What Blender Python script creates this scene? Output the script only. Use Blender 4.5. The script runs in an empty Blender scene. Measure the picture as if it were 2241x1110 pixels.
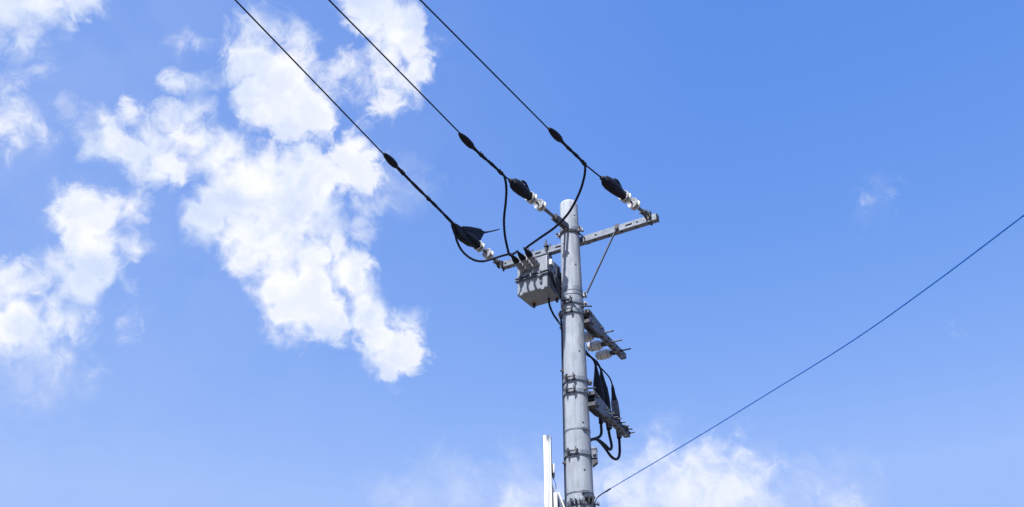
import bpy, math, random
from mathutils import Vector, Matrix, noise as mnoise

random.seed(7)
S = bpy.context.scene
COL = S.collection

# ------------------------------------------------------------------ camera
cam = bpy.data.cameras.new('camera')
cam.sensor_width = 36.0
cam.lens = 36.0 * 2000.0 / 2241.0
cam.clip_start = 0.05
cam.clip_end = 20000.0
camo = bpy.data.objects.new('camera', cam)
COL.objects.link(camo)
camo.location = (0, 0, 1.6)
camo.rotation_euler = (math.radians(90 + 31.7), 0, 0)
S.camera = camo
S.cycles.use_adaptive_sampling = True
S.cycles.adaptive_threshold = 0.02
S.cycles.adaptive_min_samples = 10

# ------------------------------------------------------------------ sky, sun, exposure
SUN_AZ = math.radians(-119.0)      # towards the sun, counter-clockwise from +X
SUN_EL = math.radians(55.0)
SKY_STRENGTH = 0.15
CLOUD_LIGHT = 0.52                  # radiance of a sunlit cloud

# clouds as directions from the ground: unit vector and angular radius
CUMULUS = [
    (-0.4703, 0.601, 0.6462, 0.0243), (-0.4441, 0.605, 0.6609, 0.0192), (-0.4226, 0.6089, 0.6713, 0.0138), (-0.4586, 0.6163, 0.6402, 0.0088), (-0.4755, 0.6111, 0.6329, 0.0094),
    (-0.4029, 0.6168, 0.6762, 0.0066), (-0.4731, 0.6745, 0.5667, 0.0114), (-0.4648, 0.6807, 0.5662, 0.0074), (-0.4828, 0.6776, 0.5547, 0.0089), (-0.4142, 0.7077, 0.5724, 0.0064),
    (-0.414, 0.7148, 0.5637, 0.0069), (-0.4026, 0.7179, 0.5679, 0.0113), (-0.3893, 0.7252, 0.5679, 0.0114), (-0.4101, 0.7, 0.5846, 0.003), (-0.3778, 0.7327, 0.5661, 0.015),
    (-0.361, 0.7251, 0.5865, 0.0089), (-0.3479, 0.7158, 0.6055, 0.0107), (-0.3381, 0.7244, 0.6008, 0.0108), (-0.3443, 0.6972, 0.6287, 0.0036), (-0.3815, 0.7013, 0.6022, 0.0035),
    (-0.3602, 0.7457, 0.5605, 0.009), (-0.3497, 0.7427, 0.571, 0.0189), (-0.3243, 0.7399, 0.5894, 0.0191), (-0.3142, 0.7512, 0.5805, 0.0183), (-0.2996, 0.7649, 0.5702, 0.0167),
    (-0.3303, 0.7339, 0.5936, 0.0136), (-0.3033, 0.7511, 0.5864, 0.0194), (-0.2819, 0.7635, 0.581, 0.0205), (-0.2795, 0.7583, 0.589, 0.0159), (-0.2946, 0.7518, 0.5899, 0.0157),
    (-0.3078, 0.7543, 0.5799, 0.0184), (-0.2692, 0.7793, 0.5659, 0.0353), (-0.2329, 0.7854, 0.5734, 0.0296), (-0.2053, 0.7947, 0.5712, 0.0232), (-0.2958, 0.7798, 0.5517, 0.0233),
    (-0.3126, 0.7915, 0.5251, 0.0185), (-0.2831, 0.8019, 0.5262, 0.0258), (-0.2424, 0.7976, 0.5524, 0.0334), (-0.2518, 0.817, 0.5188, 0.0143), (-0.2743, 0.8169, 0.5074, 0.0151),
    (-0.1845, 0.8471, 0.4984, 0.0195), (-0.2426, 0.8415, 0.4827, 0.02), (-0.2103, 0.8505, 0.4822, 0.0251), (-0.2516, 0.8443, 0.4731, 0.0133), (-0.2331, 0.8599, 0.4541, 0.0162),
    (-0.1959, 0.8671, 0.4579, 0.0184), (-0.1677, 0.8551, 0.4905, 0.0156), (-0.1483, 0.8745, 0.4618, 0.0137), (-0.1359, 0.8877, 0.4399, 0.0127), (-0.1187, 0.8957, 0.4285, 0.0157),
    (-0.1092, 0.888, 0.4466, 0.0049), (-0.158, 0.8666, 0.4732, 0.0127), (-0.1423, 0.8816, 0.45, 0.0118), (-0.2104, 0.8343, 0.5095, 0.0145), (-0.1893, 0.8328, 0.5201, 0.0097),
    (-0.1065, 0.897, 0.4291, 0.0069), (-0.1307, 0.8985, 0.419, 0.0098), (-0.2644, 0.6973, 0.6663, 0.0238), (-0.2384, 0.7117, 0.6607, 0.027), (-0.2572, 0.7223, 0.6419, 0.0255),
    (-0.2261, 0.7344, 0.64, 0.0259), (-0.2057, 0.7425, 0.6375, 0.0162), (-0.272, 0.6829, 0.6779, 0.01), (-0.1669, 0.7177, 0.676, 0.0104), (-0.1414, 0.6809, 0.7186, 0.0234),
    (-0.1232, 0.6977, 0.7058, 0.0246), (-0.1574, 0.6725, 0.7231, 0.0149), (-0.1286, 0.7137, 0.6885, 0.0238), (-0.1094, 0.7121, 0.6935, 0.0153), (-0.1003, 0.7292, 0.6769, 0.0096),
    (-0.1064, 0.6957, 0.7104, 0.0076), (-0.1323, 0.7489, 0.6494, 0.0068), (-0.1619, 0.7709, 0.616, 0.0107), (-0.1679, 0.7786, 0.6047, 0.0116), (-0.1502, 0.7814, 0.6057, 0.0097),
    (-0.1576, 0.7917, 0.5902, 0.0117), (-0.4252, 0.7472, 0.5109, 0.0155), (-0.4356, 0.7488, 0.4995, 0.0111), (-0.4179, 0.7583, 0.5003, 0.0164), (-0.4044, 0.7514, 0.5215, 0.0096),
    (-0.3909, 0.7587, 0.521, 0.0079), (-0.3811, 0.7601, 0.5264, 0.0031), (-0.4211, 0.7669, 0.4843, 0.0155), (-0.4124, 0.781, 0.469, 0.0104), (-0.3835, 0.7821, 0.4912, 0.0053),
    (-0.4834, 0.7636, 0.4279, 0.018), (-0.4745, 0.7773, 0.413, 0.0189), (-0.4886, 0.7569, 0.4341, 0.0155), (-0.4579, 0.7662, 0.4508, 0.0084), (-0.4501, 0.7896, 0.417, 0.0143),
    (-0.4358, 0.7959, 0.4203, 0.0128), (-0.4289, 0.788, 0.4416, 0.0146), (-0.4824, 0.7816, 0.3955, 0.0106), (-0.5076, 0.7599, 0.4061, 0.0239),
]
FRAYED = [
    (-0.476, 0.6526, 0.5896, 0.006), (-0.4617, 0.6515, 0.602, 0.0049), (-0.4502, 0.6524, 0.6097, 0.0033), (-0.4729, 0.6919, 0.5456, 0.009), (-0.4586, 0.6915, 0.5581, 0.0058),
    (-0.4841, 0.6924, 0.535, 0.0061), (-0.3648, 0.721, 0.5891, 0.0151), (-0.329, 0.7164, 0.6152, 0.0135), (-0.3238, 0.7042, 0.6319, 0.0081), (-0.3815, 0.7013, 0.6022, 0.0079),
    (-0.3784, 0.7435, 0.5514, 0.0044), (-0.2056, 0.8155, 0.541, 0.029), (-0.2336, 0.826, 0.513, 0.0264), (-0.2151, 0.8322, 0.5111, 0.0193), (-0.163, 0.8249, 0.5413, 0.0147),
    (-0.1581, 0.8173, 0.5541, 0.0118), (-0.1232, 0.9065, 0.4038, 0.0068), (-0.119, 0.8837, 0.4527, 0.0079), (-0.1044, 0.8817, 0.46, 0.004), (-0.2488, 0.862, 0.4416, 0.0104),
    (-0.2025, 0.7273, 0.6558, 0.0189), (-0.2626, 0.6767, 0.6878, 0.0154), (-0.2831, 0.6839, 0.6724, 0.0118), (-0.2277, 0.6894, 0.6876, 0.0166), (-0.287, 0.7036, 0.65, 0.0137),
    (-0.2314, 0.7473, 0.6229, 0.0113), (-0.2691, 0.7322, 0.6256, 0.0121), (-0.2226, 0.7565, 0.6149, 0.0067), (-0.2018, 0.7609, 0.6167, 0.0086), (-0.1834, 0.7188, 0.6706, 0.0132),
    (-0.115, 0.7361, 0.667, 0.0193), (-0.1462, 0.7331, 0.6643, 0.0163), (-0.1287, 0.7555, 0.6423, 0.0068), (-0.1644, 0.7373, 0.6552, 0.0067), (-0.0902, 0.7135, 0.6949, 0.0096),
    (-0.1521, 0.8026, 0.5768, 0.0098), (-0.1332, 0.7812, 0.6099, 0.0068), (-0.1721, 0.7956, 0.5808, 0.0097), (-0.1765, 0.7804, 0.5999, 0.0116), (-0.4028, 0.7905, 0.4613, 0.0053),
    (-0.4419, 0.7736, 0.4541, 0.0127), (-0.4647, 0.7725, 0.4329, 0.0141), (-0.4262, 0.8061, 0.4105, 0.0103), (-0.46, 0.7952, 0.395, 0.01), (-0.4323, 0.8176, 0.3803, 0.0076),
    (-0.3912, 0.8163, 0.4249, 0.0062), (-0.393, 0.8105, 0.4342, 0.0031), (-0.3924, 0.8213, 0.4141, 0.0035), (-0.3911, 0.7995, 0.4559, 0.0035), (-0.4587, 0.6292, 0.6275, 0.0105),
    (-0.4353, 0.6192, 0.6535, 0.0089), (-0.3313, 0.6712, 0.6631, 0.0035), (-0.3189, 0.6742, 0.6661, 0.0044), (-0.4466, 0.7279, 0.5204, 0.0034), (-0.4359, 0.6828, 0.5863, 0.0034),
    (-0.2281, 0.872, 0.4331, 0.0086), (0.2097, 0.9236, 0.3208, 0.0168), (0.2345, 0.919, 0.3168, 0.0185), (0.1956, 0.9294, 0.313, 0.0159), (0.1343, 0.9449, 0.2985, 0.0188),
    (0.2669, 0.9151, 0.3024, 0.01), (0.3116, 0.911, 0.27, 0.0061), (0.3318, 0.9053, 0.2651, 0.0052), (0.1056, 0.9503, 0.2928, 0.0161), (-0.0051, 0.959, 0.2833, 0.0133),
    (0.2171, 0.9329, 0.2874, 0.0344), (0.1804, 0.9413, 0.2852, 0.0348), (0.2437, 0.9275, 0.2834, 0.0218), (0.1541, 0.9333, 0.3242, 0.0161), (0.1336, 0.9504, 0.2808, 0.0234),
    (0.3638, 0.762, 0.5357, 0), (0.3843, 0.751, 0.5369, -0.0027), (0.44, 0.8006, 0.4067, -0.003),
]
VEIL = [
    (0.1344, 0.9435, 0.3029, 0.033), (0.1588, 0.9326, 0.324, 0.0284), (0.1809, 0.9378, 0.2962, 0.0419), (0.2448, 0.9218, 0.3007, 0.0366), (0.1055, 0.9517, 0.2884, 0.0283),
    (0.3118, 0.9099, 0.2734, 0.0308), (0.332, 0.9046, 0.2672, 0.0217), (0.0143, 0.9542, 0.2989, 0.0258), (-0.0581, 0.9554, 0.2895, 0.0332), (-0.0965, 0.9526, 0.2886, 0.0283),
    (-0.0051, 0.9597, 0.2811, 0.0331), (-0.0388, 0.9576, 0.2853, 0.0237), (-0.0676, 0.9575, 0.2804, 0.0311), (-0.1058, 0.9534, 0.2826, 0.0244), (-0.1296, 0.9496, 0.2853, 0.0141),
    (-0.0779, 0.9448, 0.3182, 0.0067), (0.0336, 0.9572, 0.2876, 0.0285), (0.3746, 0.7575, 0.5347, -0.0027), (0.366, 0.7682, 0.5253, -0.0036), (-0.4518, 0.8104, 0.373, 0.0333),
    (-0.1239, 0.8014, 0.5851, 0.0246), (0.2694, 0.9229, 0.275, 0.0269), (0.0624, 0.9572, 0.2827, 0.0331),
]
CLEAR_AIR = [
    (-0.1842, 0.6926, 0.6974, 0.0159), (-0.1725, 0.7363, 0.6543, 0.0067), (-0.1842, 0.7556, 0.6286, 0.0106), (-0.2022, 0.772, 0.6026, 0.0048), (-0.3334, 0.7713, 0.5422, 0.0091),
    (-0.3075, 0.7143, 0.6286, 0.0154), (-0.1137, 0.7755, 0.621, 0.0176), (-0.1827, 0.7998, 0.5718, 0.0068), (-0.1869, 0.7788, 0.5987, 0.0048), (-0.4635, 0.6672, 0.5831, 0.0033),
    (-0.371, 0.7581, 0.5363, 0.0116), (-0.4132, 0.7328, 0.5406, 0.013), (-0.4678, 0.7522, 0.4641, 0.0141), (-0.4442, 0.7816, 0.438, 0.0051), (-0.4499, 0.7213, 0.5266, 0.0193),
    (-0.3317, 0.6758, 0.6582, 0.0265), (-0.2545, 0.7528, 0.607, 0.0028), (-0.2389, 0.7604, 0.6039, 0.0038), (-0.2984, 0.7266, 0.6189, 0.0055), (-0.1736, 0.712, 0.6803, 0.0028),
    (-0.1291, 0.8602, 0.4934, 0.0148), (-0.269, 0.8583, 0.437, 0.0141), (-0.1915, 0.8562, 0.4798, 0.0019), (-0.3833, 0.8035, 0.4556, 0.0133), (-0.2327, 0.8267, 0.5123, 0.0029),
]

world = bpy.data.worlds.new('World')
S.world = world
world.use_nodes = True
world.cycles.sampling_method = 'MANUAL'
world.cycles.sample_map_resolution = 256
nt = world.node_tree
nt.nodes.clear()


def N(kind, **kw):
    n = nt.nodes.new(kind)
    for k, v in kw.items():
        setattr(n, k, v)
    return n


def put(sock, v):
    if isinstance(v, bpy.types.NodeSocket):
        nt.links.new(v, sock)
    elif v is not None:
        sock.default_value = v


def M(op, a, b=None, c=None, clamp=False):
    n = N('ShaderNodeMath', operation=op, use_clamp=clamp)
    put(n.inputs[0], a)
    put(n.inputs[1], b)
    put(n.inputs[2], c)
    return n.outputs[0]


def VM(op, a, b=None, scale=None):
    n = N('ShaderNodeVectorMath', operation=op)
    put(n.inputs[0], a)
    put(n.inputs[1], b)
    if scale is not None:
        put(n.inputs['Scale'], scale)
    return n.outputs['Value'] if op in ('DISTANCE', 'LENGTH', 'DOT_PRODUCT') else n.outputs['Vector']


def NOISE(vec, scale, detail=6.0, rough=0.6, dist=0.0, color=False):
    n = N('ShaderNodeTexNoise')
    put(n.inputs['Vector'], vec)
    n.inputs['Scale'].default_value = scale
    n.inputs['Detail'].default_value = detail
    n.inputs['Roughness'].default_value = rough
    n.inputs['Distortion'].default_value = dist
    return n.outputs['Color'] if color else n.outputs['Fac']


def STEP(v, lo, hi, out=1.0):
    n = N('ShaderNodeMapRange', interpolation_type='SMOOTHSTEP')
    put(n.inputs['Value'], v)
    n.inputs['From Min'].default_value = lo
    n.inputs['From Max'].default_value = hi
    n.inputs['To Min'].default_value = 0.0
    n.inputs['To Max'].default_value = out
    return n.outputs['Result']


sky = N('ShaderNodeTexSky', sky_type='NISHITA')
sky.sun_disc = False
sky.sun_elevation = SUN_EL
sky.sun_rotation = math.pi / 2 - SUN_AZ
sky.altitude = 100.0
sky.air_density = 1.0
sky.dust_density = 0.4
sky.ozone_density = 1.0

vdir = N('ShaderNodeTexCoord').outputs['Generated']
wc = NOISE(vdir, 12.0, 3.0, 0.55, color=True)
wv = VM('SUBTRACT', wc, (0.5, 0.5, 0.5))
wdir = VM('ADD', vdir, VM('SCALE', wv, scale=0.034))


def field(puffs, k):
    acc = None
    for x, y, z, r in puffs:
        d = VM('DISTANCE', wdir, (x, y, z))
        f = M('SUBTRACT', r, d)
        acc = f if acc is None else M('SMOOTH_MAX', acc, f, k)
    return acc


fD = field(CUMULUS, 0.004)
for x, y, z, r in CLEAR_AIR:                                   # blue pockets between the cloud bodies
    fD = M('SMOOTH_MIN', fD, M('SUBTRACT', VM('DISTANCE', wdir, (x, y, z)), r), 0.007)
# the same broken cloud cover goes on over the rest of the sky
away = STEP(VM('DISTANCE', vdir, (0.0, 0.8508, 0.5255)), 0.60, 0.80)
rest = M('MULTIPLY_ADD', M('SUBTRACT', NOISE(wdir, 2.6, 3.0, 0.5), 0.63), 0.45, M('SUBTRACT', away, 1.0))
fD = M('MAXIMUM', fD, rest)
fW = M('MAXIMUM', field(FRAYED, 0.006), M('ADD', rest, 0.012))
fV = M('MAXIMUM', field(VEIL, 0.02), M('ADD', rest, 0.03))

n1 = M('SUBTRACT', NOISE(wdir, 20.0, 3.0, 0.5), 0.5)
n2 = M('SUBTRACT', NOISE(wdir, 46.0, 7.0, 0.62, 0.35), 0.5)
nn = M('ADD', M('MULTIPLY', n1, 0.026), M('MULTIPLY', n2, 0.046))
soft = STEP(NOISE(vdir, 17.0, 2.0, 0.5), 0.36, 0.64)          # some rims crisp, some fraying out
width = M('MULTIPLY_ADD', soft, 0.030, 0.013)
eD = M('ADD', M('ADD', fD, nn), 0.0170)
tD = M('DIVIDE', eD, width, clamp=True)
aD = STEP(tD, 0.0, 1.0)
aW = STEP(M('MULTIPLY_ADD', nn, 1.4, fW), -0.014, 0.024, 0.72)
aV = STEP(M('MULTIPLY_ADD', nn, 1.9, fV), -0.030, 0.060, 0.42)
hz = STEP(M('SUBTRACT', 0.85, VM('DISTANCE', vdir, (-0.48, 0.64, 0.60))), 0.10, 0.90, 0.14)    # thin high haze on the cloudy side
aV = M('SUBTRACT', 1.0, M('MULTIPLY', M('SUBTRACT', 1.0, aV), M('SUBTRACT', 1.0, hz)))
clear = M('MULTIPLY', M('MULTIPLY', M('SUBTRACT', 1.0, aD), M('SUBTRACT', 1.0, aW)), M('SUBTRACT', 1.0, aV))
thick = NOISE(wdir, 17.0, 5.0, 0.58)
alpha = M('MULTIPLY', M('SUBTRACT', 1.0, clear), M('MULTIPLY_ADD', STEP(thick, 0.34, 0.56), 0.20, 0.79))

# clear-air colour: the Nishita radiance with the photograph's deeper blue response, per channel k * x ** p
gain = SKY_STRENGTH * 2.0
sp = N('ShaderNodeSeparateColor')
nt.links.new(sky.outputs['Color'], sp.inputs['Color'])
cb = N('ShaderNodeCombineColor')
for ch, k, p, top in (('Red', 0.732, 1.29, 0.56), ('Green', 0.569, 0.75, 0.88), ('Blue', 0.885, 0.284, 1.4)):
    v = M('MULTIPLY', M('POWER', M('MINIMUM', M('MULTIPLY', sp.outputs[ch], gain), top), p), k / gain)
    nt.links.new(v, cb.inputs[ch])
mixc = N('ShaderNodeMix', data_type='RGBA')
put(mixc.inputs['Factor'], alpha)
nt.links.new(cb.outputs['Color'], mixc.inputs['A'])
cl = CLOUD_LIGHT / SKY_STRENGTH
shade = STEP(NOISE(wdir, 10.0, 6.0, 0.6), 0.44, 0.64, 1.0)          # shading of the cloud bodies put into their colour as greyer patches
mcl = N('ShaderNodeMix', data_type='RGBA')
put(mcl.inputs['Factor'], shade)
mcl.inputs['A'].default_value = (0.98 * cl, 0.99 * cl, 1.03 * cl, 1.0)
mcl.inputs['B'].default_value = (0.75 * cl, 0.825 * cl, 0.98 * cl, 1.0)
nt.links.new(mcl.outputs['Result'], mixc.inputs['B'])
bg = N('ShaderNodeBackground')
bg.inputs['Strength'].default_value = SKY_STRENGTH
nt.links.new(mixc.outputs['Result'], bg.inputs['Color'])
wout = N('ShaderNodeOutputWorld')
nt.links.new(bg.outputs['Background'], wout.inputs['Surface'])

sun = bpy.data.lights.new('sun', 'SUN')
sun.energy = 5.0
sun.angle = math.radians(0.53)
sun.color = (1.0, 0.99, 0.975)
suno = bpy.data.objects.new('sun', sun)
COL.objects.link(suno)
suno.location = (-10, -20, 40)
sdir = Vector((math.cos(SUN_AZ) * math.cos(SUN_EL), math.sin(SUN_AZ) * math.cos(SUN_EL), math.sin(SUN_EL)))
suno.rotation_euler = sdir.to_track_quat('Z', 'Y').to_euler()

S.view_settings.view_transform = 'Standard'
S.view_settings.look = 'None'
S.view_settings.exposure = 1.0
S.view_settings.gamma = 1.0
S.view_settings.use_curve_mapping = False


# ------------------------------------------------------------------ materials
def material(name, build, **pr):
    m = bpy.data.materials.new(name)
    m.use_nodes = True
    t = m.node_tree
    b = t.nodes['Principled BSDF']
    for k, v in pr.items():
        b.inputs[k.replace('_', ' ')].default_value = v
    if build:
        build(t, b)
    return m


def mottled(c0, c1, scale=6.0, detail=6.0, stretch=(1, 1, 1), bump=0.0, bscale=60.0, rough=None, lo=0.3, hi=0.7, speck=None):
    """base colour mottled between c0 and c1, optional fine bump, roughness range and dark specks"""
    def build(t, b):
        nd, lk = t.nodes, t.links
        tc = nd.new('ShaderNodeTexCoord')
        mp = nd.new('ShaderNodeMapping')
        mp.inputs['Scale'].default_value = stretch
        lk.new(tc.outputs['Object'], mp.inputs['Vector'])
        nz = nd.new('ShaderNodeTexNoise')
        nz.inputs['Scale'].default_value = scale
        nz.inputs['Detail'].default_value = detail
        nz.inputs['Roughness'].default_value = 0.62
        lk.new(mp.outputs['Vector'], nz.inputs['Vector'])
        cr = nd.new('ShaderNodeValToRGB')
        cr.color_ramp.elements[0].position = lo
        cr.color_ramp.elements[1].position = hi
        cr.color_ramp.elements[0].color = (*c0, 1)
        cr.color_ramp.elements[1].color = (*c1, 1)
        lk.new(nz.outputs['Fac'], cr.inputs['Fac'])
        col = cr.outputs['Color']
        if speck:
            n2 = nd.new('ShaderNodeTexNoise')
            n2.inputs['Scale'].default_value = speck[0]
            n2.inputs['Detail'].default_value = 5
            n2.inputs['Roughness'].default_value = 0.7
            lk.new(mp.outputs['Vector'], n2.inputs['Vector'])
            r2 = nd.new('ShaderNodeValToRGB')
            r2.color_ramp.elements[0].position = speck[1]
            r2.color_ramp.elements[1].position = speck[1] + 0.10
            r2.color_ramp.elements[0].color = (0, 0, 0, 1)
            r2.color_ramp.elements[1].color = (speck[2], speck[2], speck[2], 1)
            lk.new(n2.outputs['Fac'], r2.inputs['Fac'])
            mx = nd.new('ShaderNodeMix')
            mx.data_type = 'RGBA'
            lk.new(r2.outputs['Color'], mx.inputs['Factor'])
            lk.new(col, mx.inputs['A'])
            mx.inputs['B'].default_value = (*speck[3], 1)
            col = mx.outputs['Result']
        lk.new(col, b.inputs['Base Color'])
        if bump:
            n3 = nd.new('ShaderNodeTexNoise')
            n3.inputs['Scale'].default_value = bscale
            n3.inputs['Detail'].default_value = 6
            lk.new(tc.outputs['Object'], n3.inputs['Vector'])
            bp = nd.new('ShaderNodeBump')
            bp.inputs['Strength'].default_value = bump
            bp.inputs['Distance'].default_value = 0.01
            lk.new(n3.outputs['Fac'], bp.inputs['Height'])
            lk.new(bp.outputs['Normal'], b.inputs['Normal'])
        if rough:
            mr = nd.new('ShaderNodeMapRange')
            mr.inputs['To Min'].default_value = rough[0]
            mr.inputs['To Max'].default_value = rough[1]
            lk.new(nz.outputs['Fac'], mr.inputs['Value'])
            lk.new(mr.outputs['Result'], b.inputs['Roughness'])
    return build


def concrete_build(t, b):
    """spun concrete: pale cement skin, vertical rain streaks, pores and a few darker stains"""
    mottled((0.225, 0.248, 0.288), (0.325, 0.352, 0.395), 4.5, 9.0, (1, 1, 0.45), 0.35, 80.0, (0.82, 0.95), 0.36, 0.64)(t, b)
    nd, lk = t.nodes, t.links
    col = b.inputs['Base Color'].links[0].from_socket
    tc = next(n for n in nd if n.type == 'TEX_COORD')

    def layer(col, scale, stretch, lo, hi, amount, dark):
        mp = nd.new('ShaderNodeMapping')
        mp.inputs['Scale'].default_value = stretch
        lk.new(tc.outputs['Object'], mp.inputs['Vector'])
        nz = nd.new('ShaderNodeTexNoise')
        nz.inputs['Scale'].default_value = scale
        nz.inputs['Detail'].default_value = 7
        nz.inputs['Roughness'].default_value = 0.6
        lk.new(mp.outputs['Vector'], nz.inputs['Vector'])
        mr = nd.new('ShaderNodeMapRange')
        mr.inputs['From Min'].default_value = lo
        mr.inputs['From Max'].default_value = hi
        mr.inputs['To Max'].default_value = amount
        lk.new(nz.outputs['Fac'], mr.inputs['Value'])
        mx = nd.new('ShaderNodeMix')
        mx.data_type = 'RGBA'
        lk.new(mr.outputs['Result'], mx.inputs['Factor'])
        lk.new(col, mx.inputs['A'])
        mx.inputs['B'].default_value = (*dark, 1)
        return mx.outputs['Result']

    col = layer(col, 26.0, (1, 1, 0.05), 0.48, 0.66, 0.60, (0.165, 0.185, 0.20))     # rain streaks
    col = layer(col, 7.0, (1, 1, 0.6), 0.55, 0.70, 0.60, (0.145, 0.165, 0.18))       # stains
    col = layer(col, 150.0, (1, 1, 1), 0.64, 0.72, 0.6, (0.16, 0.165, 0.175))        # pores
    lk.new(col, b.inputs['Base Color'])


MAT = {
    'concrete': material('weathered_concrete', concrete_build, Specular_IOR_Level=0.25),
    'concrete_dark': material('rough_concrete_top', mottled((0.20, 0.20, 0.20), (0.36, 0.36, 0.35), 30.0, 6.0, (1, 1, 1), 0.5, 60.0)),
    'zinc': material('galvanised_steel', mottled((0.115, 0.133, 0.165), (0.20, 0.222, 0.26), 22.0, 5.0, (1, 1, 1), 0.06, 120.0, (0.38, 0.62)), Metallic=0.35),
    'zinc_dull': material('dull_galvanised_steel', mottled((0.08, 0.096, 0.128), (0.145, 0.163, 0.20), 30.0, 5.0, (1, 1, 1), 0.08, 120.0, (0.45, 0.7)), Metallic=0.4),
    'dark_steel': material('dark_weathered_steel', mottled((0.035, 0.037, 0.045), (0.075, 0.075, 0.085), 35.0, 5.0, (1, 1, 1), 0.08, 120.0, (0.5, 0.7)), Metallic=0.3),
    'brace_steel': material('weathered_brace_steel', mottled((0.035, 0.045, 0.07), (0.06, 0.073, 0.10), 30.0, 5.0, (1, 1, 1), 0.05, 120.0, (0.5, 0.7)), Metallic=0.1),
    'bolt': material('bolt_steel', mottled((0.11, 0.11, 0.12), (0.24, 0.24, 0.25), 60.0, 4.0, (1, 1, 1), 0.0, 1.0, (0.4, 0.6)), Metallic=0.5),
    'paint': material('light_grey_enamel', mottled((0.15, 0.17, 0.20), (0.22, 0.242, 0.28), 9.0, 6.0, (1, 1, 0.6), 0.04, 80.0, (0.38, 0.55),
                      speck=(14.0, 0.64, 0.4, (0.17, 0.13, 0.10)))),
    'rust': material('rusty_paint', mottled((0.13, 0.06, 0.025), (0.30, 0.20, 0.13), 40.0, 5.0, (1, 1, 1), 0.1, 90.0), Roughness=0.9),
    'porcelain': material('white_porcelain', mottled((0.40, 0.405, 0.41), (0.52, 0.52, 0.52), 12.0, 4.0, (1, 1, 1), 0.0, 1.0, (0.10, 0.22))),
    'grey_glaze': material('pale_grey_porcelain', mottled((0.34, 0.34, 0.36), (0.45, 0.45, 0.46), 12.0, 4.0, (1, 1, 1), 0.0, 1.0, (0.2, 0.3))),
    'grey_porcelain': material('grey_polymer', mottled((0.15, 0.155, 0.175), (0.22, 0.225, 0.25), 14.0, 4.0, (1, 1, 1), 0.0, 1.0, (0.25, 0.4))),
    'cable': material('black_cable_sheath', mottled((0.002, 0.003, 0.010), (0.004, 0.006, 0.018), 30.0, 4.0, (1, 1, 1), 0.0, 1.0, (0.5, 0.7)), Specular_IOR_Level=0.22),
    'rubber': material('black_rubber', mottled((0.002, 0.003, 0.008), (0.005, 0.007, 0.018), 20.0, 5.0, (1, 1, 1), 0.08, 60.0, (0.5, 0.7)), Specular_IOR_Level=0.22),
    'grey_cable': material('blue_grey_sheath', mottled((0.003, 0.10, 0.42), (0.006, 0.12, 0.48), 20.0, 4.0, (1, 1, 1), 0.0, 1.0, (0.45, 0.6))),
    'grey_cover': material('grey_shrink_tube', mottled((0.05, 0.06, 0.09), (0.08, 0.09, 0.12), 20.0, 4.0), Roughness=0.6),
    'navy_wire': material('navy_wire_sheath', mottled((0.012, 0.028, 0.07), (0.02, 0.04, 0.09), 20.0, 4.0), Roughness=0.6),
    'white': material('white_plastic', mottled((0.76, 0.76, 0.76), (0.79, 0.79, 0.785), 4.0, 5.0, (1, 1, 0.3), 0.0, 1.0, (0.35, 0.5))),
    'pale': material('pale_grey_plastic', mottled((0.50, 0.51, 0.53), (0.60, 0.61, 0.62), 9.0, 5.0, (1, 1, 1), 0.0, 1.0, (0.4, 0.55))),
    'ground': material('dusty_asphalt', mottled((0.06, 0.050, 0.042), (0.095, 0.080, 0.068), 0.35, 9.0, (1, 1, 1), 0.3, 9.0, (0.85, 0.97), 0.3, 0.7,
                       (1.6, 0.60, 0.6, (0.10, 0.095, 0.09)))),
    'slab': material('pavement_concrete', mottled((0.16, 0.145, 0.125), (0.22, 0.20, 0.175), 2.2, 8.0, (1, 1, 1), 0.25, 30.0, (0.8, 0.95))),
}


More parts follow.
